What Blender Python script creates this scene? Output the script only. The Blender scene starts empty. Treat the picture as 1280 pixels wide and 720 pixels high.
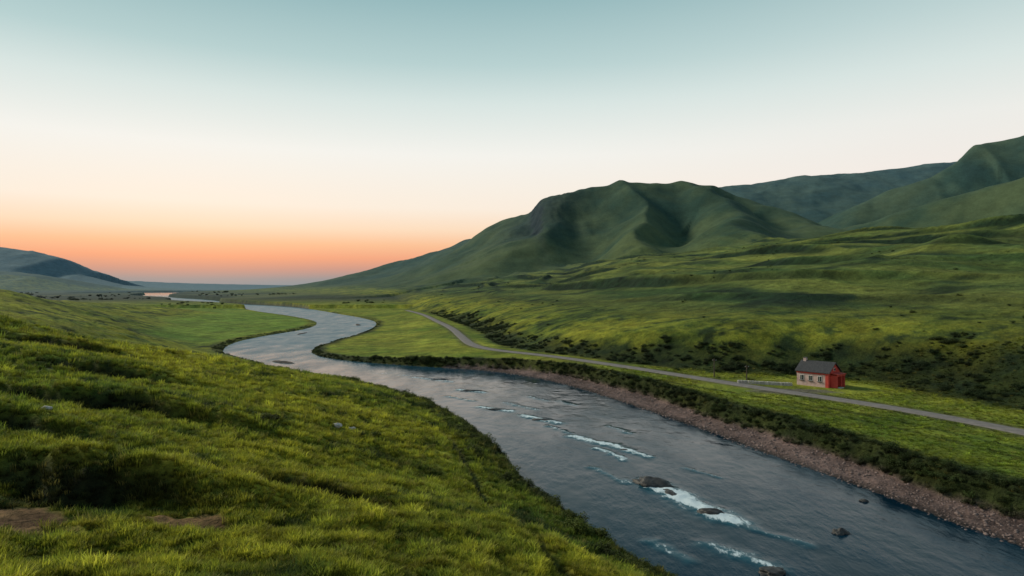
import bpy, math, random, time
import numpy as np
from mathutils import Vector, Matrix
T0=time.time()
rng=np.random.default_rng(7); random.seed(7)
scene=bpy.context.scene
def lin(r,g,b):
    f=lambda c:(c/255/12.92) if c/255<=0.04045 else ((c/255+0.055)/1.055)**2.4
    return (f(r),f(g),f(b),1.0)

# ------------------------------------------------------------------ noise
def _h(xi,yi,seed):
    h=(xi*374761393+yi*668265263+seed*974634777)&0xffffffff
    h=((h^(h>>13))*1274126177)&0xffffffff
    return (h^(h>>16))&0xffff
def pn(x,y,seed=0):
    xf=np.floor(x);yf=np.floor(y);xi=xf.astype(np.int64);yi=yf.astype(np.int64)
    fx=x-xf;fy=y-yf
    u=fx*fx*fx*(fx*(fx*6-15)+10);v=fy*fy*fy*(fy*(fy*6-15)+10)
    def g(dx,dy):
        a=_h(xi+dx,yi+dy,seed)*(2*math.pi/65536)
        return np.cos(a)*(fx-dx)+np.sin(a)*(fy-dy)
    a=g(0,0);b=g(1,0);c=g(0,1);d=g(1,1)
    return 1.4*((a+(b-a)*u)*(1-v)+(c+(d-c)*u)*v)
def fbm(x,y,scale,octv=4,seed=0,gain=0.5):
    s=0;a=1;t=0
    x=x/scale;y=y/scale
    for i in range(octv):
        s=s+a*pn(x+i*17.3,y-i*9.1,seed+i);t+=a;a*=gain;x=x*2.03;y=y*2.03
    return s/t*1.3
def ridged(x,y,scale,octv=4,seed=0):
    s=0;a=1;t=0;x=x/scale;y=y/scale
    for i in range(octv):
        s=s+a*(1-2*np.abs(pn(x+i*13.3,y-i*5.1,seed+i)));t+=a;a*=.45;x=x*2.1;y=y*2.1
    return s/t
def ss(a,b,x):
    t=np.clip((x-a)/(b-a),0,1);return t*t*(3-2*t)
def smax(a,b,k):
    h=np.clip(0.5+0.5*(a-b)/k,0,1)
    return b+(a-b)*h+k*h*(1-h)
def chaikin(p,n=1):
    p=np.array(p,float)
    for _ in range(n):
        q=0.75*p[:-1]+0.25*p[1:];r=0.25*p[:-1]+0.75*p[1:]
        m=np.empty((2*len(q),p.shape[1]));m[0::2]=q;m[1::2]=r
        p=np.vstack([p[:1],m,p[-1:]])
    return p
def pdist(x,y,poly):
    """distance, sign (+ right of the line), interpolated third column"""
    best=np.full(x.shape,1e18);sg=np.zeros(x.shape);val=np.zeros(x.shape)
    for i in range(len(poly)-1):
        ax,ay=poly[i][:2];bx,by=poly[i+1][:2];dx=bx-ax;dy=by-ay;L=dx*dx+dy*dy
        if L<1e-9: continue
        px=x-ax;py=y-ay
        t=np.clip((px*dx+py*dy)/L,0,1)
        ex=px-t*dx;ey=py-t*dy;d=ex*ex+ey*ey
        m=d<best
        best=np.where(m,d,best)
        sg=np.where(m,np.sign(px*dy-py*dx),sg)
        if poly.shape[1]>2:
            val=np.where(m,poly[i][2]+(poly[i+1][2]-poly[i][2])*t,val)
    return np.sqrt(best),sg,val
def inside(x,y,poly):
    c=np.zeros(x.shape,bool);n=len(poly)
    for i in range(n):
        ax,ay=poly[i];bx,by=poly[(i+1)%n]
        if ay==by: continue
        m=((ay>y)!=(by>y))&(x<(bx-ax)*(y-ay)/(by-ay)+ax)
        c^=m
    return c

# ------------------------------------------------------------------ plan of the valley (metres)
LB=chaikin([(40,-150),(32,-40),(26,0),(20,20),(14.5,35),(10,47.4),(7.3,52),(2.3,64.4),(-1.4,81),(-5.9,100),(-13.8,117.7),(-34,146),
 (-48,161),(-64.6,178),(-81.4,198),(-93.6,219),(-103,255),(-103,289),(-99,335),(-112,400),(-150,475),(-222,588),
 (-300,740),(-465,900),(-540,1100),(-860,1500),(-1060,2000),(-1300,2300)],2)
RB=chaikin([(85,-150),(70,-40),(56,0),(48,25),(42,42),(39.4,52.5),(37.2,58.9),(35.2,68.3),(31.6,79.4),(27.1,96.4),(19.6,119),(10.2,144.6),
 (-3.8,164),(-20.2,172),(-42,184),(-58,200),(-66,222),(-67,252),(-66,310),(-76,390),(-97,449),(-136,530),(-178,620),
 (-240,740),(-385,900),(-470,1100),(-770,1500),(-960,2000),(-1100,2300)],2)
RIV=np.vstack([LB,RB[::-1]])
ROAD=chaikin([(75,-60),(70,20),(66,55),(60.4,80.6),(57,90.1),(52,100.7),(42.2,116),(32.8,133),(21.5,152.7),(8.1,172.7),(-4.4,186),
 (-11.8,201.5),(-17,234),(-25.5,290),(-39.4,354),(-57,440),(-80,520)],2)
FOOT=chaikin([(120,-150),(105,-30),(92,30),(80,65),(74,84),(68,105),(66,124),(60,134),(50,135),(40,138),(30,150),(18,168),(6,188),
 (-3,206),(-8,235),(-16,290),(-30,354),(-50,440),(-90,600),(-160,900),(-300,1400),(-600,2200),(-1200,3500),(-2500,8000)],1)
R1=np.array([(56,1900,222),(127,1800,242),(199,1700,268),(255,1690,281),(340,1690,282),(418,1700,282),(518,1700,273),(561,1650,242),(590,1550,196),(607,1400,150)],float)
R1s1=np.array([(430,1690,278),(440,1500,222),(430,1300,150),(400,1100,95)],float)
R1s2=np.array([(127,1790,238),(100,1600,196),(40,1400,118),(-60,1230,38)],float)
R1s3=np.array([(269,1690,274),(268,1500,208),(250,1300,138),(225,1150,90)],float)
R2=np.array([(-900,3000,0),(-714,2900,30),(-443,2700,92),(-366,2600,132),(-146,2500,198),(0,2400,246),(108,2300,270),(400,2300,280)],float)
R2s=np.array([(-440,2700,90),(-480,2450,50),(-500,2250,15)],float)
R2t=np.array([(-146,2490,195),(-200,2250,110),(-260,2000,25)],float)
R3=np.array([(700,3300,430),(1050,3200,500),(1350,3200,545),(1650,3200,560),(1912,3200,596),(2400,3200,640),(4000,3200,600)],float)
R4=np.array([(690,1500,140),(760,1400,160),(860,1280,200),(950,1190,232),(1070,1130,262),(1500,1080,300)],float)
R5=np.array([(1000,1900,270),(1130,1850,322),(1240,1840,408),(1330,1800,424),(1420,1750,430),(1900,1700,450)],float)
RL1=np.array([(-6500,5200,420),(-3750,5000,318),(-3480,5000,285),(-3300,5000,235),(-3150,5000,120),(-2900,5100,40),(-2500,5200,10)],float)
RL2=np.array([(-3500,3000,150),(-2250,3000,95),(-2060,3000,78),(-1900,3050,45),(-1750,3100,15)],float)
RL3=np.array([(-9000,9500,500),(-6500,9500,240),(-5600,9500,130),(-4500,9500,85),(-3300,9500,60),(-1500,9500,45),(-800,9500,90)],float)
SHOALS=[(-84,372,2.5,14,.25),(-62,184,2.0,8,.9),(-92,300,1.6,12,0)]

CP=np.array([(0,0,13),(-20,0,15),(-40,0,16),(-40,30,14.5),(-20,20,13),(-20,40,11.3),(-20,70,8),(-20,100,4.5),(0,30,8.5),(8,40,3),(0,60,3),
 (-5,60,4.7),(-10,80,4.2),(-15,100,2.8),(-30,125,2.6),(-30,100,6),(-40,70,11),(-45,50,13.5),(-60,60,15.5),(-60,90,12),(-50,120,7),(-50,147,2.4),
 (-70,165,2.8),(-70,125,9.5),(-90,120,14.5),(-110,140,17),(-100,170,10.5),(-92,197,2.6),(-110,220,2.0),(-130,200,11),(-150,200,16.5),
 (-128,245,3),(-150,245,9),(-187,250,19),(-190,300,12.5),(-135,290,1.2),(-115,270,1.1),(-130,340,1.0),(-120,380,.9),(-160,330,2.6),(-170,370,1.8),(-158,430,.9),
 (-195,340,8),(-230,350,12.5),(-237,450,8),(-300,400,15),(-400,400,24),(-250,520,2.4),(-250,620,1.0),(-310,640,1.1),(-400,600,4),(-500,600,9),
 (-600,900,3),(-440,800,.9),(-300,250,27),(-200,150,25),(-120,60,22),(-200,0,32),(-80,-40,22),(0,-50,17),(15,0,8),(20,-40,8),(10,20,7),
 (-700,600,14),(-1000,1000,6),(-800,1300,2),(-1500,1500,4),(-650,1200,1.0),(-500,300,34),(-900,300,40),(-400,-100,45)],float)
def rbf_fit(P):
    n=len(P);d=np.hypot(P[:,None,0]-P[None,:,0],P[:,None,1]-P[None,:,1])
    A=np.zeros((n+3,n+3));A[:n,:n]=np.sqrt(d*d+36)-6;A[:n,n]=1;A[:n,n+1]=P[:,0]/1000;A[:n,n+2]=P[:,1]/1000
    A[n:,:n]=A[:n,n:].T
    return np.linalg.solve(A,np.concatenate([P[:,2],[0,0,0]]))
W=rbf_fit(CP)
def left_hill(x,y):
    z=np.full(x.shape,W[-3])+W[-2]*x/1000+W[-1]*y/1000
    for i in range(len(CP)):
        z+=W[i]*(np.sqrt((x-CP[i,0])**2+(y-CP[i,1])**2+36)-6)
    return z
TRAIL=np.array([(-22,92),(-12,84),(-6.5,72),(-3.5,58),(-1.5,46),(0,36),(3,26)],float)
SCARP=[(-17.5,27.2,6.5,1.9),(-27,36,5,1.0),(-29,49,9,1.3),(-41,70,10,1.2),(-55,62,9,1.0),(-9,33,4,.5),(-60,95,12,1.2)]
def ridge(x,y,R,wr,wl,p=1.5):
    d,s,h=pdist(x,y,R)
    w=np.where(s>0,wr,wl)
    return (h+15)*np.exp(-(d/w)**p)-15

C=lambda *a: np.array(a,float)
def terrain(x,y,fine=True):
    x=np.asarray(x,float);y=np.asarray(y,float)
    n=x.shape
    near=(y<2900)&(x<400)
    dL=np.full(n,1e4);dR=np.full(n,5e3);ins=np.zeros(n,bool)
    xs,ys=x[near],y[near]
    a,_,_=pdist(xs,ys,LB);b,_,_=pdist(xs,ys,RB);dL[near]=a;dR[near]=b
    ins[near]=inside(xs,ys,RIV)
    s=np.minimum(dL,dR)
    left=(dL<dR)
    rd,rs,_=pdist(x,y,ROAD)
    fd,fs,_=pdist(x,y,FOOT);df=fd*fs
    wob=fbm(x,y,9,3,11)
    # ---- left side
    zl=np.full(n,1.0)
    lm=(x<40)&(y<1700)&(x>-1600)
    zl[lm]=left_hill(x[lm],y[lm])
    fade=ss(900,1500,y)+ss(1000,1500,-x)
    zl=zl*(1-np.clip(fade,0,1))+1.0*np.clip(fade,0,1)
    zl=np.maximum(zl,.6)
    hilly=ss(2.5,8,zl)
    zl=zl+hilly*(fbm(x,y,22,4,21)*1.1+fbm(x,y,6,3,22)*.3)
    for (cx,cy,rr,hh) in SCARP:
        k=np.exp(-((x-cx)/rr)**2-((y-cy)/(rr*.6))**2)
        edge=np.tanh((y-cy+1.3*fbm(x,y,5,3,31))*2.6)
        zl=zl+hh*.55*edge*k
    td,_,_=pdist(x,y,TRAIL)
    zl=zl-0.28*np.exp(-(td/0.5)**2)+0.12*np.exp(-((td-1.1)/0.5)**2)
    bw=2.6+1.2*wob
    zl=zl*ss(-0.2,1,(s)/np.maximum(bw,1)*0.9)
    # ---- right side
    gwid=(4.6+2.2*fbm(x,y,30,2,5)+1.3*wob)*(1-ss(150,178,y))
    fl=.7+1.95*(1-ss(150,200,y))
    fl=fl+(3.0-fl)*ss(30,0,rd)+0.25*fbm(x,y,30,3,8)*ss(5,12,rd)
    grav=np.clip(s/np.maximum(gwid,.5),0,1)
    zr=0.55*grav*(gwid>0.6)+(fl-0.55*grav*(gwid>0.6))*ss(0.0,1,(s-gwid)/2.4)
    dd=np.maximum(df+4*fbm(x,y,40,3,15),0)
    yf=1-0.62*ss(1000,1900,y)
    shoulder=0.165*np.minimum(dd,340)+ 0.03*np.maximum(dd-340,0)
    shoulder=5.5*ss(0,18,dd)+shoulder*ss(0,30,dd)
    und=fbm(x*0.8+y*.25,y*.35-x*0.1,70,4,41)*7*ss(40,160,dd)
    tt=dd/52+0.9*fbm(x,y,260,2,44)
    ter=(np.abs((tt%1)-0.5)*2)
    tvar=(0.35+1.0*ss(-.2,.5,fbm(x,y,120,2,45)))
    und=und+3.2*ss(.72,1.0,ter)*ss(30,80,dd)*tvar
    rav=ss(.55,.95,ridged(x+y*.2,y*.25,150,2,47))*ss(60,150,dd)
    und=und-4.5*rav
    zr=zr+(shoulder+und)*yf
    z=np.where(left,zl,zr)
    bed=-0.25-1.2*ss(0,5,s)
    shoal=np.zeros(n)
    for (cx,cy,rx,ry,an) in SHOALS:
        ca,sa=math.cos(an),math.sin(an);u_=(x-cx)*ca+(y-cy)*sa;v_=-(x-cx)*sa+(y-cy)*ca
        shoal=np.maximum(shoal,np.exp(-(u_/rx)**2-(v_/ry)**2))
    bed=bed+1.75*ss(.1,.85,shoal+.25*wob)*(shoal>.02)*(y>170)
    est=np.exp(-(((x+1230)/360)**2+((y-2650)/560)**2)**2)
    z=np.where(ins,bed,z)
    z=np.where((est>0.4)&(df<0),-0.8,z)
    # ---- mountains
    far=(y>650)
    xs,ys=x[far],y[far]
    wx=xs+fbm(xs,ys,330,3,51)*50;wy=ys+fbm(xs,ys,330,3,52)*50
    zz=z[far]
    rk=ridge(wx,wy,R1,330,340,1.45)
    rk=smax(rk,ridge(wx,wy,R1s1,180,205,1.5),36)
    rk=smax(rk,ridge(wx,wy,R1s2,240,150,1.6),25)
    rk=smax(rk,ridge(wx,wy,R1s3,150,140,1.4),40)
    rk=smax(rk,ridge(xs,wy,R2,400,400,1.4),20)
    rk=smax(rk,ridge(wx,wy,R2s,180,180),20)
    rk=smax(rk,ridge(wx,wy,R2t,200,200),20)
    rk=smax(rk,ridge(wx,wy,R3,900,900,1.5),30)
    rk=smax(rk,ridge(wx,wy,R4,250,300,1.7),10)
    rk=smax(rk,ridge(wx,wy,R5,280,330,1.4),10)
    rk=smax(rk,ridge(xs,wy,RL1,900,900,1.3),20)
    rk=smax(rk,ridge(xs,wy,RL2,500,500,1.3),10)
    rk=smax(rk,ridge(xs,wy,RL3,1500,1500,1.3),10)
    amp=ss(10,160,rk)
    rk=rk+amp*(ridged(wx,wy*.8,260,3,61)*10-5+fbm(xs,ys,110,3,66)*4.5)
    cr=np.exp(-((xs-70)/85)**2-((ys-1640)/170)**2)
    cl=np.tanh((xs-(58+18*fbm(xs,ys,45,3,71)))/12.0)
    rk=rk+cr*cl*22+cr*ridged(xs,ys,28,3,77)*6
    zz=np.where(zz<0,zz,smax(zz,rk,2+14*ss(5,50,rk)))
    z[far]=zz
    crag=np.zeros(n);crag[far]=cr*ss(1,.2,np.abs(cl))+0.4*cr
    # ---- small tussocks
    r=np.hypot(x,y)
    m=(r<260)&(~ins)
    k=np.zeros(n)
    xm,ym=x[m],y[m]
    land=ss(1.0,4,s[m]-np.where(left[m],0,gwid[m]))*ss(3.2,5,rd[m])
    k[m]=((0.32*fbm(xm,ym,2.4,3,81)+.13*ridged(xm,ym,1.1,2,83))*hilly[m]+0.05*fbm(xm,ym,1.1,2,85))*land
    k[m]+=0.10*fbm(xm,ym,.8,2,86)*(1-land)*(s[m]<9)*(~left[m])*(rd[m]>6)
    z=z+k
    tus=k*hilly
    near_road=ss(5.5,2.6,rd)
    z=z*(1-near_road)+3.0*near_road
    yard=np.exp(-(((x-48)/15)**2+((y-119)/10)**2)**3)
    z=z*(1-yard)+3.0*yard
    # ------------------------------------------------------------- colour
    n1=fbm(x,y,35,4,101);n2=fbm(x,y,7,4,102);n3=fbm(x,y,1.7,3,103);n4=fbm(x,y,180,3,104)
    def mix(c,d,f): return c*(1-f[...,None])+d*f[...,None]
    col=np.zeros(n+(3,))+C(.084,.132,.018)
    col=mix(col,C(.265,.262,.026),np.clip(.43+.9*n1+.6*n2+.3*n3+1.6*tus,0,1))
    col=mix(col,C(.020,.036,.011),np.clip(ss(.03,.5,-n2-.4*n3-1.5*tus-.3*n1)*.86,0,1))  # tussock crests lightened, troughs darkened: highlight and shade put into the turf colour
    st=fbm(x*1.0+y*.31,(y-x*.31)*.18,22,4,111)
    hs=ss(10,60,df)*(~left)
    hc=mix(np.zeros(n+(3,))+C(.052,.094,.026),C(.165,.190,.040),np.clip(.28+1.2*st+.7*n4+.35*ss(60,230,df),0,1))
    hc=mix(hc,C(.013,.029,.014),np.clip(ss(.55,.8,ter)*ss(1.02,.85,ter)*.85*tvar+ss(.12,.52,-n1-.5*st)*.72+rav*.6+.32*ss(120,30,df),0,1))  # terrace-face shade painted in; ravines and lower slope darkened too
    col=mix(col,hc,hs)
    fieldR=(~left)*ss(3,7,s-gwid)*ss(2,-6,df)*ss(1200,500,y)
    col=mix(col,mix(np.zeros(n+(3,))+C(.115,.175,.020),C(.25,.26,.034),np.clip(.5+.8*n1+.6*n2,0,1)),fieldR*.92)
    fieldL=left*ss(3,8,s)*ss(5.5,2.5,z)*ss(225,255,y)*ss(900,500,y)
    col=mix(col,mix(np.zeros(n+(3,))+C(.10,.20,.025),C(.18,.25,.035),np.clip(.5+.6*n1,0,1)),fieldL*.92)
    rut=(np.exp(-((rd-8)/.5)**2)+np.exp(-((rd-11.5)/.6)**2)*.8)*(rs<0)*ss(160,120,y)
    col=mix(col,C(.025,.04,.012),np.clip(rut,0,1)*.7)
    verge=ss(3.6,1.9,rd)
    col=mix(col,C(.10,.10,.05),verge*.7)
    wf=14+16*ss(170,110,y)
    scr=ss(-3,3,df)*ss(1.15,.35,(df+7*n1+5*n2)/wf)*(~left)
    scr=np.clip(scr,0,1)*ss(800,200,y)
    col=mix(col,C(.014,.025,.011),scr*.88)
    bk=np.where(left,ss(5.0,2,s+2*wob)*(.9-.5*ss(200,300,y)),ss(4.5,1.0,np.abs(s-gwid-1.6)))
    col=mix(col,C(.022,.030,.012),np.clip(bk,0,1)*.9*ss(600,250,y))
    gr=(~left)*ss(.9,0.1,s-gwid)*(gwid>.6)*(s<14)
    gcol=mix(np.zeros(n+(3,))+C(.21,.145,.13),C(.12,.086,.080),np.clip(.5+n2+.6*n3,0,1))
    gcol=mix(gcol,C(.050,.042,.040),ss(1.6,.2,s))
    col=mix(col,gcol,gr)
    col=mix(col,C(.11,.10,.092)+0*n2[...,None],(ins*1.0))
    soil=np.zeros(n)
    for (cx,cy,rx,ry) in [(-18.8,23.2,4.4,2.3),(-12.0,24.8,1.8,1.0),(-19,31.5,2.4,.6),(-24,40,1.5,.6)]:
        soil=np.maximum(soil,ss(1.15,.75,np.sqrt(((x-cx)/rx)**2+((y-cy)/ry)**2)+.5*n3))
    col=mix(col,C(.19,.105,.058),soil*.9)
    col=mix(col,C(.05,.045,.018),np.exp(-(td/.45)**2)*.85*left)
    for (cx,cy,rr,hh) in SCARP:
        e=y-cy+1.3*fbm(x,y,5,3,31)
        k=np.exp(-((x-cx)/rr)**2-((y-cy)/(rr*.6))**2)*np.exp(-((e+.25)/.6)**2)
        col=mix(col,C(.014,.016,.008),np.clip(k*1.3,0,1)*.9)  # shade on the scarp faces painted into the ground colour
    col=mix(col,C(.17,.15,.13),yard*ss(.2,-.3,((x-46)/8)**2+((y-112)/3)**2-1+.6*n3)*.9)
    up=ss(60,130,z)*ss(700,1000,y)
    up=np.maximum(up,ss(850,1300,y)*(~left)*ss(14,30,z))
    gul=ridged(x,y*.8,190,2,161)
    uc=mix(np.zeros(n+(3,))+C(.028,.058,.027),C(.085,.112,.036),np.clip(.40+.9*n4+.45*n1+.25*gul,0,1))
    uc=mix(uc,C(.014,.030,.022),ss(.1,.7,-gul-.4*n4)*.5)
    col=mix(col,uc,up)
    col=mix(col,C(.016,.020,.024),np.clip(crag*1.7+.4*crag*n2,0,1))
    pl=ss(600,1000,y)*ss(14,6,z)
    pc=mix(np.zeros(n+(3,))+C(.045,.075,.032),C(.11,.12,.05),np.clip(.5+1.2*fbm(x,y*.5,170,2,131),0,1))
    pc=mix(pc,C(.018,.030,.022),ss(.2,.4,ridged(x,y*.5,260,2,133))*.8)
    col=mix(col,pc,pl)
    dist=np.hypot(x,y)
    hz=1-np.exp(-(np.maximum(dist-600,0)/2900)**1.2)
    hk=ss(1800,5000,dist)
    col=mix(col,mix(np.zeros(n+(3,))+C(.050,.110,.140),C(.115,.195,.24),hk),np.clip(hz,0,1))  # aerial haze painted into the ground colour by distance, no volume
    det=1-.72*ss(350,1400,dist)
    info=dict(s=s,left=left,ins=ins,rd=rd,df=df,gwid=gwid,soil=soil,scr=scr,hilly=hilly,yard=yard,est=est,td=td,det=det)
    return z,np.clip(col,0,1),info

# ------------------------------------------------------------------ material helpers
def newmat(name):
    m=bpy.data.materials.new(name);m.use_nodes=True
    nt=m.node_tree;b=nt.nodes['Principled BSDF'];return m,nt,b
def N(nt,t,**k):
    n=nt.nodes.new(t)
    for a,v in k.items(): setattr(n,a,v)
    return n
def noise(nt,vec,scale,detail=6,rough=.6):
    n=N(nt,'ShaderNodeTexNoise');n.inputs['Scale'].default_value=scale;n.inputs['Detail'].default_value=detail;n.inputs['Roughness'].default_value=rough
    nt.links.new(vec,n.inputs['Vector']);return n.outputs['Fac']
def mrange(nt,v,a,b,c,d):
    n=N(nt,'ShaderNodeMapRange');nt.links.new(v,n.inputs[0])
    for i,q in enumerate((a,b,c,d)): n.inputs[1+i].default_value=q
    return n.outputs[0]
def mth(nt,op,a,b=None):
    n=N(nt,'ShaderNodeMath',operation=op)
    for i,q in enumerate((a,b)):
        if q is None: continue
        if isinstance(q,(int,float)): n.inputs[i].default_value=q
        else: nt.links.new(q,n.inputs[i])
    return n.outputs[0]
def mixc(nt,f,a,b,mode='MIX'):
    n=N(nt,'ShaderNodeMix',data_type='RGBA',blend_type=mode)
    for idx,q in ((0,f),(6,a),(7,b)):
        if isinstance(q,(int,float)): n.inputs[idx].default_value=q
        elif isinstance(q,tuple): n.inputs[idx].default_value=q
        else: nt.links.new(q,n.inputs[idx])
    return n.outputs[2]
def simple(name,c1,c2,scale=3,rough=.85,bump=.3,bdist=.02):
    m,nt,b=newmat(name)
    tc=N(nt,'ShaderNodeNewGeometry').outputs['Position']
    f=noise(nt,tc,scale,7)
    f=mrange(nt,f,.3,.7,0,1)
    nt.links.new(mixc(nt,f,c1+(1,),c2+(1,)),b.inputs['Base Color'])
    b.inputs['Roughness'].default_value=rough
    bp=N(nt,'ShaderNodeBump');bp.inputs['Strength'].default_value=bump;bp.inputs['Distance'].default_value=bdist
    nt.links.new(noise(nt,tc,scale*4,6),bp.inputs['Height']);nt.links.new(bp.outputs[0],b.inputs['Normal'])
    b.inputs['Specular IOR Level'].default_value=.25
    return m

m_ter,nt,b=newmat('valley_turf')
pos=N(nt,'ShaderNodeNewGeometry').outputs['Position']
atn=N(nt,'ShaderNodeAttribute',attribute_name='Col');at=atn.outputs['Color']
dn=N(nt,'ShaderNodeAttribute',attribute_name='detail').outputs['Fac']
mp=N(nt,'ShaderNodeMapping');mp.inputs['Rotation'].default_value=(0,0,math.radians(-17));mp.inputs['Scale'].default_value=(1,.3,1)
nt.links.new(pos,mp.inputs['Vector'])
f1=noise(nt,pos,2.6,8,.7);f2=noise(nt,pos,.22,8,.7);f3=noise(nt,pos,.03,8,.65);f4=noise(nt,mp.outputs[0],.09,8,.7)
k=mth(nt,'MULTIPLY',mrange(nt,f1,.25,.75,.45,1.55),mrange(nt,f2,.28,.72,.40,1.60))
k=mth(nt,'MULTIPLY',k,mrange(nt,f4,.3,.7,.65,1.35))
k=mth(nt,'ADD',1.0,mth(nt,'MULTIPLY',mth(nt,'SUBTRACT',k,1.0),dn))
k=mth(nt,'MULTIPLY',k,mrange(nt,f3,.3,.7,.82,1.18))
cb=N(nt,'ShaderNodeCombineXYZ')
for i in range(3): nt.links.new(k,cb.inputs[i])
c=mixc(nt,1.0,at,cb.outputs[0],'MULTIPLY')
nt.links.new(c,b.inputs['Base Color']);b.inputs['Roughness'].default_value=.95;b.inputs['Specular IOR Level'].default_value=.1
bp=N(nt,'ShaderNodeBump');nt.links.new(mth(nt,'MULTIPLY',dn,.8),bp.inputs['Strength']);bp.inputs['Distance'].default_value=.25
nt.links.new(mth(nt,'ADD',f1,mth(nt,'MULTIPLY',f2,6.0)),bp.inputs['Height'])
bp2=N(nt,'ShaderNodeBump');nt.links.new(mth(nt,'MULTIPLY',dn,.5),bp2.inputs['Strength']);bp2.inputs['Distance'].default_value=8.0
nt.links.new(f3,bp2.inputs['Height']);nt.links.new(bp.outputs[0],bp2.inputs['Normal'])
nt.links.new(bp2.outputs[0],b.inputs['Normal'])

def leafmat(name,trans=.35):
    m,nt,b=newmat(name)
    oi=N(nt,'ShaderNodeObjectInfo').outputs['Random']
    a=N(nt,'ShaderNodeAttribute',attribute_name='tint',attribute_type='INSTANCER').outputs['Color']
    k=mrange(nt,oi,0,1,.7,1.45)
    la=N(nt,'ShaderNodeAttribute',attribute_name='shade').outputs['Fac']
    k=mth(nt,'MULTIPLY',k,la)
    cb=N(nt,'ShaderNodeCombineXYZ')
    for i in range(3): nt.links.new(k,cb.inputs[i])
    c=mixc(nt,1.0,a,cb.outputs[0],'MULTIPLY')
    nt.links.new(c,b.inputs['Base Color']);b.inputs['Roughness'].default_value=.7;b.inputs['Specular IOR Level'].default_value=.15
    tr=N(nt,'ShaderNodeBsdfTranslucent');nt.links.new(c,tr.inputs[0])
    mx=N(nt,'ShaderNodeMixShader');mx.inputs[0].default_value=trans
    nt.links.new(b.outputs[0],mx.inputs[1]);nt.links.new(tr.outputs[0],mx.inputs[2])
    nt.links.new(mx.outputs[0],nt.nodes['Material Output'].inputs[0])
    return m
m_grass=leafmat('grass_blades',.4);m_leaf=leafmat('shrub_leaves',.2)

def mkmesh(name,V,F=None,quads=None,smooth=True,mat=None,link=True):
    me=bpy.data.meshes.new(name)
    if quads is not None:
        V=np.asarray(V,np.float32);Q=np.asarray(quads,np.int32)
        me.vertices.add(len(V));me.vertices.foreach_set('co',V.ravel())
        kk=Q.shape[1]
        me.loops.add(Q.size);me.loops.foreach_set('vertex_index',Q.ravel())
        me.polygons.add(len(Q));me.polygons.foreach_set('loop_start',np.arange(0,Q.size,kk,dtype=np.int32))
        me.update(calc_edges=True)
    else:
        me.from_pydata([tuple(v) for v in V],[],F or [])
    if smooth and len(me.polygons): me.polygons.foreach_set('use_smooth',np.ones(len(me.polygons),bool))
    if mat: me.materials.append(mat)
    ob=bpy.data.objects.new(name,me)
    if link: scene.collection.objects.link(ob)
    return ob
def setcol(me,name,col):
    a=me.attributes.new(name,'FLOAT_COLOR','POINT')
    c4=np.ones((len(col),4),np.float32);c4[:,:3]=col
    a.data.foreach_set('color',c4.ravel())

# ------------------------------------------------------------------ ground sheet
NA,NR=1000,1150
th=np.radians(np.linspace(-64,64,NA))
rr=18*np.exp(np.linspace(0,math.log(14000/18),NR))
TH,RR=np.meshgrid(th,rr)
X=RR*np.sin(TH);Y=-30+RR*np.cos(TH)
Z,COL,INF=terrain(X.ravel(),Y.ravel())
idx=np.arange(NA*NR).reshape(NR,NA)
Q=np.stack([idx[:-1,:-1],idx[:-1,1:],idx[1:,1:],idx[1:,:-1]],-1).reshape(-1,4)
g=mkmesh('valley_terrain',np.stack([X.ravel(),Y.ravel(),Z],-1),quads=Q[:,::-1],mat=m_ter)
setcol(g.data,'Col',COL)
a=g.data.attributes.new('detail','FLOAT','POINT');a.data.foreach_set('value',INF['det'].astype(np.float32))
print('terrain',time.time()-T0)

# ------------------------------------------------------------------ river water
m_w,nt,b=newmat('river_surface')
pos=N(nt,'ShaderNodeNewGeometry').outputs['Position']
mp=N(nt,'ShaderNodeMapping');mp.inputs['Rotation'].default_value=(0,0,math.radians(-22));mp.inputs['Scale'].default_value=(1,.4,1)
nt.links.new(pos,mp.inputs['Vector']);v=mp.outputs[0]
w1=noise(nt,v,1.6,5,.6);w2=noise(nt,v,.16,6,.65)
calm=mrange(nt,w2,.38,.62,.10,1.0)
hgt=mth(nt,'MULTIPLY',w1,calm)
chop_sheen=N(nt,'ShaderNodeAttribute',attribute_name='chop_sheen').outputs['Fac']
bp=N(nt,'ShaderNodeBump');nt.links.new(mth(nt,'ADD',.45,mth(nt,'MULTIPLY',chop_sheen,.5)),bp.inputs['Strength']);bp.inputs['Distance'].default_value=.15
nt.links.new(hgt,bp.inputs['Height'])
fo=N(nt,'ShaderNodeAttribute',attribute_name='foam_glint').outputs['Fac']
fn=noise(nt,v,2.0,8,.75)
ff=mrange(nt,mth(nt,'ADD',fo,mth(nt,'MULTIPLY',mth(nt,'SUBTRACT',fn,.5),2.2)),.5,.8,0,1)
ff=mth(nt,'MULTIPLY',ff,mrange(nt,fo,.05,.25,0,1))
deep=mixc(nt,mrange(nt,w2,.3,.7,0,1),(.001,.012,.026,1),(.002,.026,.050,1))
deep=mixc(nt,mth(nt,'MULTIPLY',chop_sheen,.8),deep,(.05,.16,.22,1))  # far water base lightened to imitate pale sky reflection
teal=mixc(nt,mrange(nt,fo,.02,.6,0,.7),deep,(.02,.11,.15,1))
nt.links.new(mixc(nt,ff,teal,(.64,.74,.79,1)),b.inputs['Base Color'])
rg=mth(nt,'ADD',mrange(nt,w2,.35,.65,.05,.20),mth(nt,'MULTIPLY',chop_sheen,.22))
nt.links.new(mth(nt,'ADD',rg,mth(nt,'MULTIPLY',ff,.5)),b.inputs['Roughness']);b.inputs['IOR'].default_value=1.33
b.inputs['Specular IOR Level'].default_value=.17
b.inputs['Specular Tint'].default_value=(.74,.92,1,1)
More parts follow.
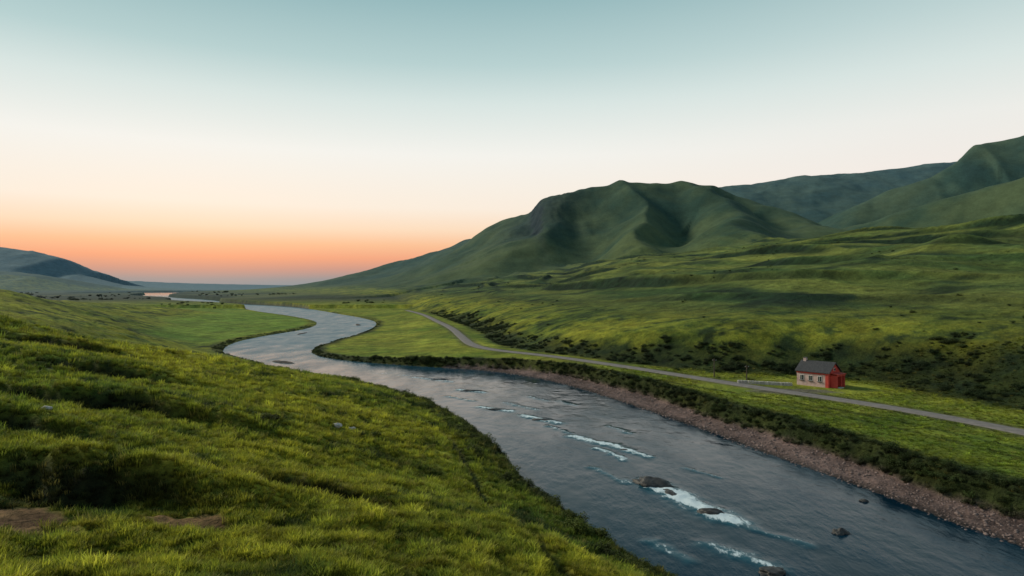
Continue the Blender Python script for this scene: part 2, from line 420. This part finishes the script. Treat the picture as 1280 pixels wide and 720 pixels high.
nt.links.new(bp.outputs[0],b.inputs['Normal'])
def span(a,b,s): return list(np.arange(a,b,s))
xs=np.array(span(-3000,-200,200)+span(-200,-24,5)+span(-24,44,.27)+span(44,100,4)+[120])
ys=np.array(span(-160,40,8)+span(40,160,.3)+span(160,700,5)+span(700,4200,200))
FO=[((13.2,71),(15.2,67),.7,.95),((14.6,69),(18.0,60),1.5,1.08),((17.2,62),(19.3,58.5),1.2,1.0),((8.2,92),(11.8,87.3),.95,.95),((12,88),(16,81),.8,.9),((10.5,85),(13.3,79.4),.65,.85),
    ((-5.5,114.6),(-.2,110.8),1.0,.82),((1.5,107.2),(6.6,101.2),1.0,.85),((-10.4,134.4),(-5.4,130.6),.9,.72),((15.6,53),(19,48.6),1.0,.62),((-22,153),(-13,145.6),.9,.62),((-1,119),(4,112),.7,.5),((9,76),(12,70),.6,.5),
    ((11,54),(13,50),.6,.45),((14,99),(16,94),.6,.45),((5,99),(8,94),.6,.5),((-12,126),(-7,121),.7,.5),((-34,163),(-24,156),1,.5),((-60,190),(-48,181),1.2,.5),((8,121),(11,116),.6,.4),
    ((19,76),(22,72),.5,.4),((20,57),(23,53),.6,.45),((3,126),(6,121),.6,.45)]
GX,GY=np.meshgrid(xs,ys);fx=GX.ravel();fy=GY.ravel();foam_glint=np.zeros(fx.shape)
nearw=(fy<200)&(fy>38)&(fx>-70)&(fx<46)
for a_,b_,w_,k_ in FO:
    wx=fx[nearw]+.7*fbm(fx[nearw],fy[nearw],2.5,2,7)
    d,_,_=pdist(wx,fy[nearw],np.array([a_,b_]))
    foam_glint[nearw]=np.maximum(foam_glint[nearw],k_*np.exp(-(d/w_)**2))
rif_glint=np.clip(.12+.45*fbm(fx,fy*.5,16,3,91),0,.55)*ss(150,210,fy)  # far riffles, also painting a pale sky glint into the water colour
foam_glint=np.maximum(foam_glint,rif_glint)
zw=np.zeros(fx.shape)
nw=(fy<158)&(fy>40)&(fx>-24)&(fx<44)
zw[nw]=.03*fbm(fx[nw],fy[nw]*.6,2.2,3,17)+foam_glint[nw]*.13*(1+fbm(fx[nw],fy[nw],.9,2,18))
nx,ny=len(xs),len(ys);idx=np.arange(nx*ny).reshape(ny,nx)
Q=np.stack([idx[:-1,:-1],idx[:-1,1:],idx[1:,1:],idx[1:,:-1]],-1).reshape(-1,4)
w=mkmesh('river_water',np.stack([fx,fy,zw],-1),quads=Q,mat=m_w)
a=w.data.attributes.new('foam_glint','FLOAT','POINT');a.data.foreach_set('value',foam_glint.astype(np.float32))
a=w.data.attributes.new('chop_sheen','FLOAT','POINT');a.data.foreach_set('value',(ss(120,260,fy)*ss(2200,1200,fy)).astype(np.float32))

# ------------------------------------------------------------------ road
m_road=simple('road_asphalt',(.15,.135,.13),(.24,.215,.20),1.2,.9,.4,.01)
P=chaikin(ROAD,1)[:, :2];V=[];F=[]
tan=np.gradient(P,axis=0);tan/=np.linalg.norm(tan,axis=1)[:,None]
prof=[(-1.8,-.15),(-1.5,.05),(-.8,.08),(0,.1),(.8,.08),(1.5,.05),(1.8,-.15)]
for p,t in zip(P,tan):
    for o,h in prof: V.append((p[0]+t[1]*o,p[1]-t[0]*o,3.0+h))
k=len(prof)
for i in range(len(P)-1):
    for j in range(k-1): F.append((i*k+j,i*k+j+1,(i+1)*k+j+1,(i+1)*k+j))
mkmesh('valley_road',V,F,mat=m_road)

# ------------------------------------------------------------------ plants: instanced
def instancer(name,pts,scale,rot,tint,coll):
    me=bpy.data.meshes.new(name);me.vertices.add(len(pts));me.vertices.foreach_set('co',pts.astype(np.float32).ravel())
    a=me.attributes.new('scl','FLOAT_VECTOR','POINT');a.data.foreach_set('vector',scale.astype(np.float32).ravel())
    a=me.attributes.new('rot','FLOAT_VECTOR','POINT');a.data.foreach_set('vector',rot.astype(np.float32).ravel())
    setcol(me,'tint',tint)
    ob=bpy.data.objects.new(name,me);scene.collection.objects.link(ob)
    ng=bpy.data.node_groups.new(name+'_scatter','GeometryNodeTree')
    ng.interface.new_socket('Geometry',in_out='INPUT',socket_type='NodeSocketGeometry')
    ng.interface.new_socket('Geometry',in_out='OUTPUT',socket_type='NodeSocketGeometry')
    gi=ng.nodes.new('NodeGroupInput');go=ng.nodes.new('NodeGroupOutput')
    ci=ng.nodes.new('GeometryNodeCollectionInfo');ci.inputs[0].default_value=coll
    ci.inputs['Separate Children'].default_value=True;ci.inputs['Reset Children'].default_value=True
    ip=ng.nodes.new('GeometryNodeInstanceOnPoints');ip.inputs['Pick Instance'].default_value=True
    def na(nm):
        n=ng.nodes.new('GeometryNodeInputNamedAttribute');n.data_type='FLOAT_VECTOR';n.inputs[0].default_value=nm
        return [o for o in n.outputs if o.enabled and o.name=='Attribute'][0]
    e=ng.nodes.new('FunctionNodeEulerToRotation')
    ng.links.new(na('rot'),e.inputs[0]);ng.links.new(e.outputs[0],ip.inputs['Rotation'])
    ng.links.new(na('scl'),ip.inputs['Scale'])
    ng.links.new(gi.outputs[0],ip.inputs['Points']);ng.links.new(ci.outputs[0],ip.inputs['Instance'])
    ng.links.new(ip.outputs[0],go.inputs[0])
    md=ob.modifiers.new('scatter','NODES');md.node_group=ng
    return ob
cg=bpy.data.collections.new('grass_tuft_set')
for v in range(4):
    V=[];F=[];S=[]
    nb=28
    for i in range(nb):
        a=random.uniform(0,6.283);r=.20*math.sqrt(random.random());x0=r*math.cos(a);y0=r*math.sin(a)
        L=random.uniform(.12,.28);lean=random.uniform(.2,.9);la=a+random.uniform(-1,1);wd=random.uniform(.010,.018)
        ca,sa=math.cos(la),math.sin(la);n0=len(V)
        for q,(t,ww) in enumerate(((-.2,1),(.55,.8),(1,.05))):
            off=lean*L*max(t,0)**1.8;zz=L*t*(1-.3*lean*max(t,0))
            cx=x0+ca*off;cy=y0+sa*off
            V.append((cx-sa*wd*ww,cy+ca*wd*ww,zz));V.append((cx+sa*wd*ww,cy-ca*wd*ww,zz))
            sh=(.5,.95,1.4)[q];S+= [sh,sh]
        F+=[(n0,n0+1,n0+3,n0+2),(n0+2,n0+3,n0+5,n0+4)]
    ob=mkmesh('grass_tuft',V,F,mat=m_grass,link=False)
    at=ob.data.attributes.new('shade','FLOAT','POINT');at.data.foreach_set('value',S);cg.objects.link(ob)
NT=125000
r=9*np.exp(rng.random(NT)*math.log(150/9));t=np.radians(rng.uniform(-50,47,NT))
px=r*np.sin(t);py=r*np.cos(t)
z,col,inf=terrain(px,py)
ok=(~inf['ins'])&(inf['rd']>2.2)&(inf['soil']<.4)&(np.where(inf['left'],inf['s']>.6,inf['s']>inf['gwid']+.3))&(inf['yard']<.3)&(inf['df']<60)
ok&=~((~inf['left'])&(r<40))
cl=fbm(px,py,1.3,3,201)
sc=(.54+.011*r)*(1+.95*cl)*rng.uniform(.7,1.3,NT)
sc=np.where(inf['left'],sc,sc*.6)
sc*=np.where(inf['td']<.5,.4,1)
hgt=sc*np.where(inf['left'],rng.uniform(.8,1.3,NT),.8)
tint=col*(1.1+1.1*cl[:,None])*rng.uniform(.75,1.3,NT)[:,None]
tint=np.clip(tint,0.004,.5);straw=rng.random(NT)<.10
tint[straw]=tint[straw]*.4+np.array([.25,.22,.06])*.6
pts=np.stack([px,py,z],-1)[ok]
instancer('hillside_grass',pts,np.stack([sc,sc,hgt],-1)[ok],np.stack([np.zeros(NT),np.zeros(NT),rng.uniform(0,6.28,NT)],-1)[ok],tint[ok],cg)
print('grass',ok.sum(),time.time()-T0)
cs=bpy.data.collections.new('shrub_set')
for v in range(4):
    V=[];F=[];S=[]
    lobes=[(random.uniform(-.5,.5),random.uniform(-.5,.5),random.uniform(.25,.75),random.uniform(.22,.45)) for _ in range(9)]
    for i in range(900):
        lx,ly,lz,lr=random.choice(lobes)
        d=Vector((random.gauss(0,1),random.gauss(0,1),random.gauss(0,1))).normalized()*lr*random.random()**.35
        c0=Vector((lx,ly,lz))+d
        if c0.z<0: c0.z=abs(c0.z)*.3
        n=(d.normalized()*.6+Vector((random.gauss(0,.5),random.gauss(0,.5),random.gauss(0,.5)+.3))).normalized()
        u=n.orthogonal().normalized();u.rotate(Matrix.Rotation(random.uniform(0,6.28),3,n));w_=n.cross(u)
        s_=random.uniform(.035,.085);n0=len(V)
        V+=[c0-u*s_,c0+w_*s_*.55,c0+u*s_,c0-w_*s_*.55];F.append((n0,n0+1,n0+2,n0+3))
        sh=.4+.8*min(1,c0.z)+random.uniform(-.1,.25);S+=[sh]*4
    for i in range(7):
        a=random.uniform(0,6.28);n0=len(V);tip=Vector((math.cos(a)*.4,math.sin(a)*.4,.7))
        for j in range(3):
            aa=j*2.09;V.append(Vector((math.cos(aa)*.03,math.sin(aa)*.03,-.2)))
        V.append(tip);F+=[(n0,n0+1,n0+3),(n0+1,n0+2,n0+3),(n0+2,n0,n0+3)];S+=[.4]*4
    ob=mkmesh('shrub',V,F,smooth=False,mat=m_leaf,link=False)
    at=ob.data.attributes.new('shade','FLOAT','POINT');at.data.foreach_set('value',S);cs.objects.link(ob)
def scatter_shrubs(name,x,y,keep,size,tintc,tall=1.0):
    z,col,inf=terrain(x,y)
    k=keep(z,inf)
    n=len(x)
    s=size(x,y,inf)*rng.uniform(.5,1.4,n)
    ti=np.array(tintc)[None,:]*rng.uniform(.6,1.6,n)[:,None]
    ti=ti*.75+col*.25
    instancer(name,np.stack([x,y,z-.12*s],-1)[k],np.stack([s*rng.uniform(.9,1.5,n),s*rng.uniform(.9,1.5,n),tall*s*rng.uniform(.6,1.05,n)],-1)[k],
      np.stack([np.zeros(n),np.zeros(n),rng.uniform(0,6.28,n)],-1)[k],ti[k],cs)
    print(name,k.sum())
def along(poly,n,lo,hi,ymin,ymax,bias=0):
    P=poly[:,:2];P=P[(P[:,1]>ymin)&(P[:,1]<ymax)]
    seg=np.linalg.norm(np.diff(P,axis=0),axis=1);cum=np.concatenate([[0],np.cumsum(seg)])
    t=rng.random(n)*cum[-1];i=np.clip(np.searchsorted(cum,t)-1,0,len(seg)-1);f=(t-cum[i])/seg[i]
    q=P[i]+(P[i+1]-P[i])*f[:,None];d=(P[i+1]-P[i])/seg[i][:,None]
    o=rng.uniform(lo,hi,n)
    return q[:,0]+d[:,1]*o,q[:,1]-d[:,0]*o
x,y=along(RB,3400,1,12,35,185)
scatter_shrubs('riverbank_scrub',x,y,lambda z,i:(~i['left'])&(~i['ins'])&(i['s']>i['gwid']+.2)&(i['s']<i['gwid']+2.9)&(i['rd']>5),lambda x,y,i:.62+.35*fbm(x,y,9,2,77),(.032,.048,.013))
x,y=along(RB,1000,.3,2.6,168,400)
scatter_shrubs('riverbank_scrub',x,y,lambda z,i:(~i['left'])&(~i['ins'])&(i['s']>.3)&(fbm(x,y,9,2,29)>-.2),lambda x,y,i:np.clip(.42-(y-200)*.0008,.2,1),(.038,.056,.016))
x,y=along(LB,600,-3.4,-.4,150,360)
scatter_shrubs('riverbank_scrub',x,y,lambda z,i:(i['left'])&(~i['ins'])&(i['s']>.3)&(fbm(x,y,9,2,39)>-.15),lambda x,y,i:.42+.2*fbm(x,y,14,2,79)-.0008*np.maximum(y-220,0),(.038,.056,.016))
x,y=along(LB,620,-6,-.4,38,150)
scatter_shrubs('riverbank_scrub',x,y,lambda z,i:(i['left'])&(~i['ins'])&(i['s']>.4)&(fbm(x,y,6,2,3)>-.15),lambda x,y,i:.72+.3*fbm(x,y,5,2,49),(.055,.068,.014))
x,y=along(FOOT,4600,0,27,60,560)
scatter_shrubs('hillfoot_thicket',x,y,lambda z,i:(i['scr']>.5)&(i['rd']>4)&(~i['left'])&(fbm(x,y,7,2,19)>-.12)&~((np.abs(x-54)<7)&(np.abs(y-121)<8)),lambda x,y,i:.75+.0003*y+.6*fbm(x,y,16,2,9),(.022,.035,.013))
x=rng.uniform(-150,420,4600);y=rng.uniform(90,900,4600)
scatter_shrubs('hillside_gorse',x,y,lambda z,i:(i['df']>18)&(i['df']<330)&(fbm(x,y,60,3,301)+.5*fbm(x,y,15,2,302)>.28),lambda x,y,i:.5+.0006*y,(.026,.042,.018))
x=rng.uniform(-1700,-60,5000);y=rng.uniform(620,2400,5000)
scatter_shrubs('distant_tree_belt',x,y,lambda z,i:(~i['ins'])&(i['est']<.2)&(z<9)&(i['s']>14)&(fbm(x,y*.4,110,3,401)>.30),lambda x,y,i:1.6+.0012*y,(.018,.034,.024))
bx=np.array([-18.5,-13,-28,-40,-8.5,-36,-60,-47,-12,-70,44,39,34]);by=np.array([52,58,75,90,66,60,100.,84,60,110,126,129,141.])
scatter_shrubs('hill_bush',bx,by,lambda z,i:z>-9,lambda x,y,i:.8+0*x,(.03,.045,.014))
print('plants',time.time()-T0)

# ------------------------------------------------------------------ rocks
m_rock=simple('wet_rock',(.028,.027,.027),(.085,.082,.08),1.3,.5,.8,.06)
m_stone=simple('pale_stone',(.35,.33,.30),(.55,.52,.48),2.0,.85,.6,.04)
import bmesh
def rock(name,x,y,z,sx,sy,sz,seed,mat,rot=0):
    bm=bmesh.new();bmesh.ops.create_icosphere(bm,subdivisions=4,radius=1)
    co=np.array([v.co[:] for v in bm.verts])
    n=fbm(co[:,0]+co[:,2]*.7+seed,co[:,1]-co[:,2]*.5,.9,4,seed)*.6+ridged(co[:,0]+seed,co[:,1]+co[:,2],.7,3,seed+5)*.2
    co=co*(1+n)[:,None]
    c_,s_=math.cos(rot),math.sin(rot)
    for v,c in zip(bm.verts,co):
        a,b_=c[0]*sx,c[1]*sy;v.co=(a*c_-b_*s_,a*s_+b_*c_,c[2]*sz)
    me=bpy.data.meshes.new(name);bm.to_mesh(me);bm.free()
    me.polygons.foreach_set('use_smooth',np.ones(len(me.polygons),bool));me.materials.append(mat)
    ob=bpy.data.objects.new(name,me);ob.location=(x,y,z);scene.collection.objects.link(ob);return ob
for i,(x,y,a,b_,c_,r_) in enumerate([(14.2,69.4,1.8,1.1,.6,-.4),(15.4,66.5,.5,1.1,.24,.3),(17.7,60.6,1.1,.6,.38,-.2),(26.8,55.7,.6,.4,.32,.2),(18.3,47.9,.9,.6,.35,.5),
   (-2.6,112.2,1.8,.5,.2,-.2),(4.8,103.2,1.6,.5,.24,-.3),(-7.8,132.6,1.8,.6,.22,0),(10.8,89.4,1.2,.4,.14,-.6),(14,84.2,.7,.35,.14,0),
   (-16,149,1.6,.6,.2,.3),(33,64,.4,.3,.22,0)]):
    rock('river_rock',x,y,-.02,a,b_,c_,i*3+1,m_rock,r_)
bz,_,_=terrain(np.array([-15.2,-14.1,-30.]),np.array([59.,60,44]))
for i,(x,y,s_) in enumerate([(-15.2,59,.3),(-14.1,60,.2),(-30,44,.2)]):
    rock('field_boulder',x,y,bz[i]+.1,s_*1.5,s_,s_*.7,i+60,m_stone)
ico=bmesh.new();bmesh.ops.create_icosphere(ico,subdivisions=1,radius=1)
iv=np.array([v.co[:] for v in ico.verts]);iff=np.array([[v.index for v in f.verts] for f in ico.faces]);ico.free()
x,y=along(RB,11000,-.5,8,40,165)
z,_,inf=terrain(x,y)
k=(~inf['left'])&(inf['s']<inf['gwid']+.4)&((~inf['ins'])|(inf['s']<.6))
x,y,z=x[k],y[k],np.maximum(z[k],-.05);n=len(x)
s_=.04+.14*rng.random(n)**6+.025*rng.random(n)
V=(iv[None]*(1+.25*rng.standard_normal((n,len(iv),1)))*s_[:,None,None]*np.stack([rng.uniform(.8,1.5,n),rng.uniform(.8,1.5,n),rng.uniform(.5,.8,n)],-1)[:,None,:]+np.stack([x,y,z],-1)[:,None,:]).reshape(-1,3)
Fq=(iff[None]+(np.arange(n)*len(iv))[:,None,None]).reshape(-1,3)
mkmesh('shore_cobbles',V,quads=Fq,smooth=False,mat=simple('cobble',(.13,.095,.085),(.27,.20,.185),1.1,.85,.4,.02))

# ------------------------------------------------------------------ cottage
def box(name,c,s,mat,parent,rz=0,bev=.015):
    bm=bmesh.new();bmesh.ops.create_cube(bm,size=1)
    for v in bm.verts: v.co=Vector((v.co.x*s[0],v.co.y*s[1],v.co.z*s[2]))
    if bev: bmesh.ops.bevel(bm,geom=bm.edges[:],offset=bev,segments=1,affect='EDGES')
    me=bpy.data.meshes.new(name);bm.to_mesh(me);bm.free();me.materials.append(mat)
    o=bpy.data.objects.new(name,me);o.location=c;o.rotation_euler[2]=rz;o.parent=parent;scene.collection.objects.link(o);return o
m_white=simple('pink_limewashed_wall',(.42,.27,.25),(.62,.47,.44),1.5,.9,.3,.02)
m_red=simple('red_painted_wall',(.42,.050,.040),(.58,.085,.065),1.5,.8,.2,.02)
m_slate=simple('slate_roof',(.035,.037,.042),(.075,.075,.08),3,.7,.6,.03)
m_frame=simple('window_frame',(.6,.58,.55),(.7,.68,.65),3,.6,.1)
m_gl,nt,b=newmat('window_glass');b.inputs['Base Color'].default_value=(.02,.025,.03,1);b.inputs['Roughness'].default_value=.1
m_wood=simple('weathered_wood',(.06,.045,.035),(.12,.095,.075),4,.85,.4)
H=bpy.data.objects.new('stone_cottage',None);scene.collection.objects.link(H)
H.location=(53.6,119.5,3.0);H.rotation_euler[2]=math.radians(-50)
Lh,Dh,wh,rh=5.6,4.2,2.6,4.1
hx,hy=Lh/2,Dh/2
Vv=[(-hx,-hy,-.3),(hx,-hy,-.3),(hx,hy,-.3),(-hx,hy,-.3),(-hx,-hy,wh),(hx,-hy,wh),(hx,hy,wh),(-hx,hy,wh),(-hx,0,rh),(hx,0,rh)]
o=mkmesh('walls',Vv,[(0,1,5,4),(2,3,7,6),(3,0,4,8,7),(1,2,6,9,5)],smooth=False,mat=m_white);o.data.materials.append(m_red);o.data.polygons[3].material_index=1;o.parent=H
for sgn,nm in ((-1,'roof_front'),(1,'roof_back')):
    ov=.3;sl=(rh-wh)/hy
    y0=sgn*(hy+ov);z0=wh-ov*sl+.02;t_=.12
    Vr=[(-hx-.25,0,rh+.03),(hx+.3,0,rh+.03),(hx+.3,y0,z0),(-hx-.25,y0,z0)]
    Vr+= [(a,b_,c_+t_) for a,b_,c_ in Vr]
    o=mkmesh(nm,Vr,[(0,1,2,3),(7,6,5,4),(0,4,5,1),(1,5,6,2),(2,6,7,3),(3,7,4,0)],smooth=False,mat=m_slate);o.parent=H
box('chimney',(-hx+.5,0,rh+.2),(.5,.55,.7),m_white,H);box('chimney_cap',(-hx+.5,0,rh+.59),(.6,.65,.08),m_slate,H)
for i,wx in enumerate((-1.85,-.35,1.3)):
    box('window_frame_%d'%i,(wx,-hy-.02,1.4),(.7,.10,.95),m_frame,H);box('window_glass_%d'%i,(wx,-hy-.05,1.4),(.56,.10,.81),m_gl,H)
    box('glazing_bar_%d'%i,(wx,-hy-.085,1.4),(.05,.06,.81),m_frame,H,bev=0)
    box('window_sill_%d'%i,(wx,-hy-.08,.88),(.85,.22,.09),m_slate,H)
box('red_quoin',(hx-.25,-hy-.03,1.22),(.56,.1,2.45),m_red,H)
box('red_eaves_band',(-.3,-hy-.03,2.28),(5.0,.1,.3),m_red,H)
box('porch_wall_left',(hx+.6,-1.35,1.05),(1.2,.14,2.1),m_red,H);box('porch_wall_right',(hx+.6,1.35,1.05),(1.2,.14,2.1),m_red,H)
box('porch_beam',(hx+1.15,0,2.1),(.14,2.9,.3),m_red,H);box('porch_post',(hx+1.15,.15,1.0),(.14,.16,1.95),m_red,H)
o=box('porch_roof',(hx+.62,0,2.36),(1.5,3.1,.12),m_red,H);o.rotation_euler[1]=.12
box('gable_window_frame',(hx+.02,0,3.0),(.1,.55,.5),m_frame,H);box('gable_window_glass',(hx+.05,0,3.0),(.1,.43,.38),m_gl,H)
box('door',(hx+.03,-.6,1.0),(.08,.9,1.9),m_wood,H);box('porch_window',(hx+.03,.7,1.3),(.08,.8,.9),m_gl,H)
box('doorstep',(hx+1.4,-.6,.06),(.5,1.2,.16),m_stone,H)
def post(x,y,h,name,arm=True):
    E=bpy.data.objects.new(name,None);scene.collection.objects.link(E);E.location=(x,y,2.95)
    bm=bmesh.new();bmesh.ops.create_cone(bm,segments=10,radius1=.12,radius2=.08,depth=h,cap_ends=True)
    me=bpy.data.meshes.new('pole');bm.to_mesh(me);bm.free();me.materials.append(m_wood)
    o=bpy.data.objects.new('pole',me);o.location=(0,0,h/2);o.parent=E;scene.collection.objects.link(o)
    if arm:
        box('crossarm',(0,-.12,h-.35),(.8,.1,.1),m_wood,E);box('insulator_left',(-.3,-.12,h-.24),(.07,.07,.12),m_frame,E);box('insulator_right',(.3,-.12,h-.24),(.07,.07,.12),m_frame,E)
post(38.5,130,3.6,'utility_pole');post(42.8,124.5,3.0,'utility_pole')
Vs=[];Fs=[]
for i in range(90):
    t=i/89;x=40.5+8*t+random.uniform(-.1,.1);y=122-3.5*t+random.uniform(-.1,.1)
    for l in range(3):
        a,b_,c_=random.uniform(.1,.2),random.uniform(.12,.2),random.uniform(.1,.16);n0=len(Vs)
        for p in iv: Vs.append((x+p[0]*a,y+p[1]*b_,3.05+.2*l+p[2]*c_))
        Fs+=[tuple(n0+q for q in f) for f in iff.tolist()]
mkmesh('drystone_wall',Vs,Fs,smooth=False,mat=m_stone)

# ------------------------------------------------------------------ sky, sun
wd=bpy.data.worlds.new('World');scene.world=wd;wd.use_nodes=True;nt=wd.node_tree;nt.nodes.clear()
out=N(nt,'ShaderNodeOutputWorld')
tc=N(nt,'ShaderNodeTexCoord').outputs['Generated']
sp=N(nt,'ShaderNodeSeparateXYZ');nt.links.new(tc,sp.inputs[0])
def ramp(stops):
    r=N(nt,'ShaderNodeValToRGB');cr=r.color_ramp;cr.interpolation='LINEAR'
    while len(cr.elements)<len(stops): cr.elements.new(.5)
    for e,(p,c) in zip(cr.elements,stops): e.position=p;e.color=lin(*c)
    nt.links.new(mrange(nt,sp.outputs['Z'],-.05,.95,0,1),r.inputs[0]);return r.outputs[0]
o_=.05
warm=ramp([(0,(100,128,140)),(o_+.002,(116,144,154)),(o_+.012,(136,146,152)),(o_+.026,(194,150,138)),(o_+.042,(238,164,130)),(o_+.062,(248,192,150)),(o_+.084,(250,220,190)),(o_+.115,(249,236,220)),(o_+.19,(243,242,236)),(o_+.26,(215,228,225)),(o_+.31,(182,208,208)),(o_+.40,(142,180,185)),(o_+.55,(90,136,158)),(1,(44,80,108))])
neut=ramp([(0,(120,135,140)),(o_+.0,(150,158,162)),(o_+.03,(216,192,180)),(o_+.07,(240,217,204)),(o_+.14,(243,234,227)),(o_+.21,(236,236,231)),(o_+.27,(216,228,225)),(o_+.33,(190,211,211)),(o_+.40,(162,191,194)),(o_+.55,(96,140,160)),(1,(44,80,108))])
cmb=N(nt,'ShaderNodeCombineXYZ');nt.links.new(sp.outputs[0],cmb.inputs[0]);nt.links.new(sp.outputs[1],cmb.inputs[1])
nm=N(nt,'ShaderNodeVectorMath',operation='NORMALIZE');nt.links.new(cmb.outputs[0],nm.inputs[0])
dt=N(nt,'ShaderNodeVectorMath',operation='DOT_PRODUCT');nt.links.new(nm.outputs[0],dt.inputs[0]);dt.inputs[1].default_value=(-.44,.898,0)
mr=N(nt,'ShaderNodeMapRange',interpolation_type='SMOOTHSTEP');nt.links.new(dt.outputs['Value'],mr.inputs[0]);mr.inputs[1].default_value=.45;mr.inputs[2].default_value=1.0
cmix=mixc(nt,mr.outputs[0],neut,warm)
bg=N(nt,'ShaderNodeBackground');nt.links.new(cmix,bg.inputs[0]);bg.inputs[1].default_value=1.0
sky=N(nt,'ShaderNodeTexSky');sky.sky_type='NISHITA';sky.sun_disc=False;sky.sun_elevation=math.radians(2);sky.sun_rotation=math.radians(-26)
bg2=N(nt,'ShaderNodeBackground');nt.links.new(sky.outputs[0],bg2.inputs[0]);bg2.inputs[1].default_value=.004
ad=N(nt,'ShaderNodeAddShader');nt.links.new(bg.outputs[0],ad.inputs[0]);nt.links.new(bg2.outputs[0],ad.inputs[1]);nt.links.new(ad.outputs[0],out.inputs[0])
L=bpy.data.lights.new('sun','SUN');L.energy=2.8;L.angle=math.radians(11);L.color=(1,.89,.68)
so=bpy.data.objects.new('sun',L);scene.collection.objects.link(so)
az=math.radians(-60);el=math.radians(31)
dv=Vector((math.sin(az)*math.cos(el),math.cos(az)*math.cos(el),math.sin(el)))
so.rotation_euler=dv.to_track_quat('Z','Y').to_euler()

cam=bpy.data.cameras.new('camera');cam.lens=24;cam.sensor_width=36;cam.clip_end=40000;cam.clip_start=.1
co=bpy.data.objects.new('camera',cam);co.location=(0,0,20);co.rotation_euler=(math.radians(90),0,0);scene.collection.objects.link(co);scene.camera=co
scene.view_settings.view_transform='Standard';scene.view_settings.look='None';scene.view_settings.exposure=0
print('done',time.time()-T0)
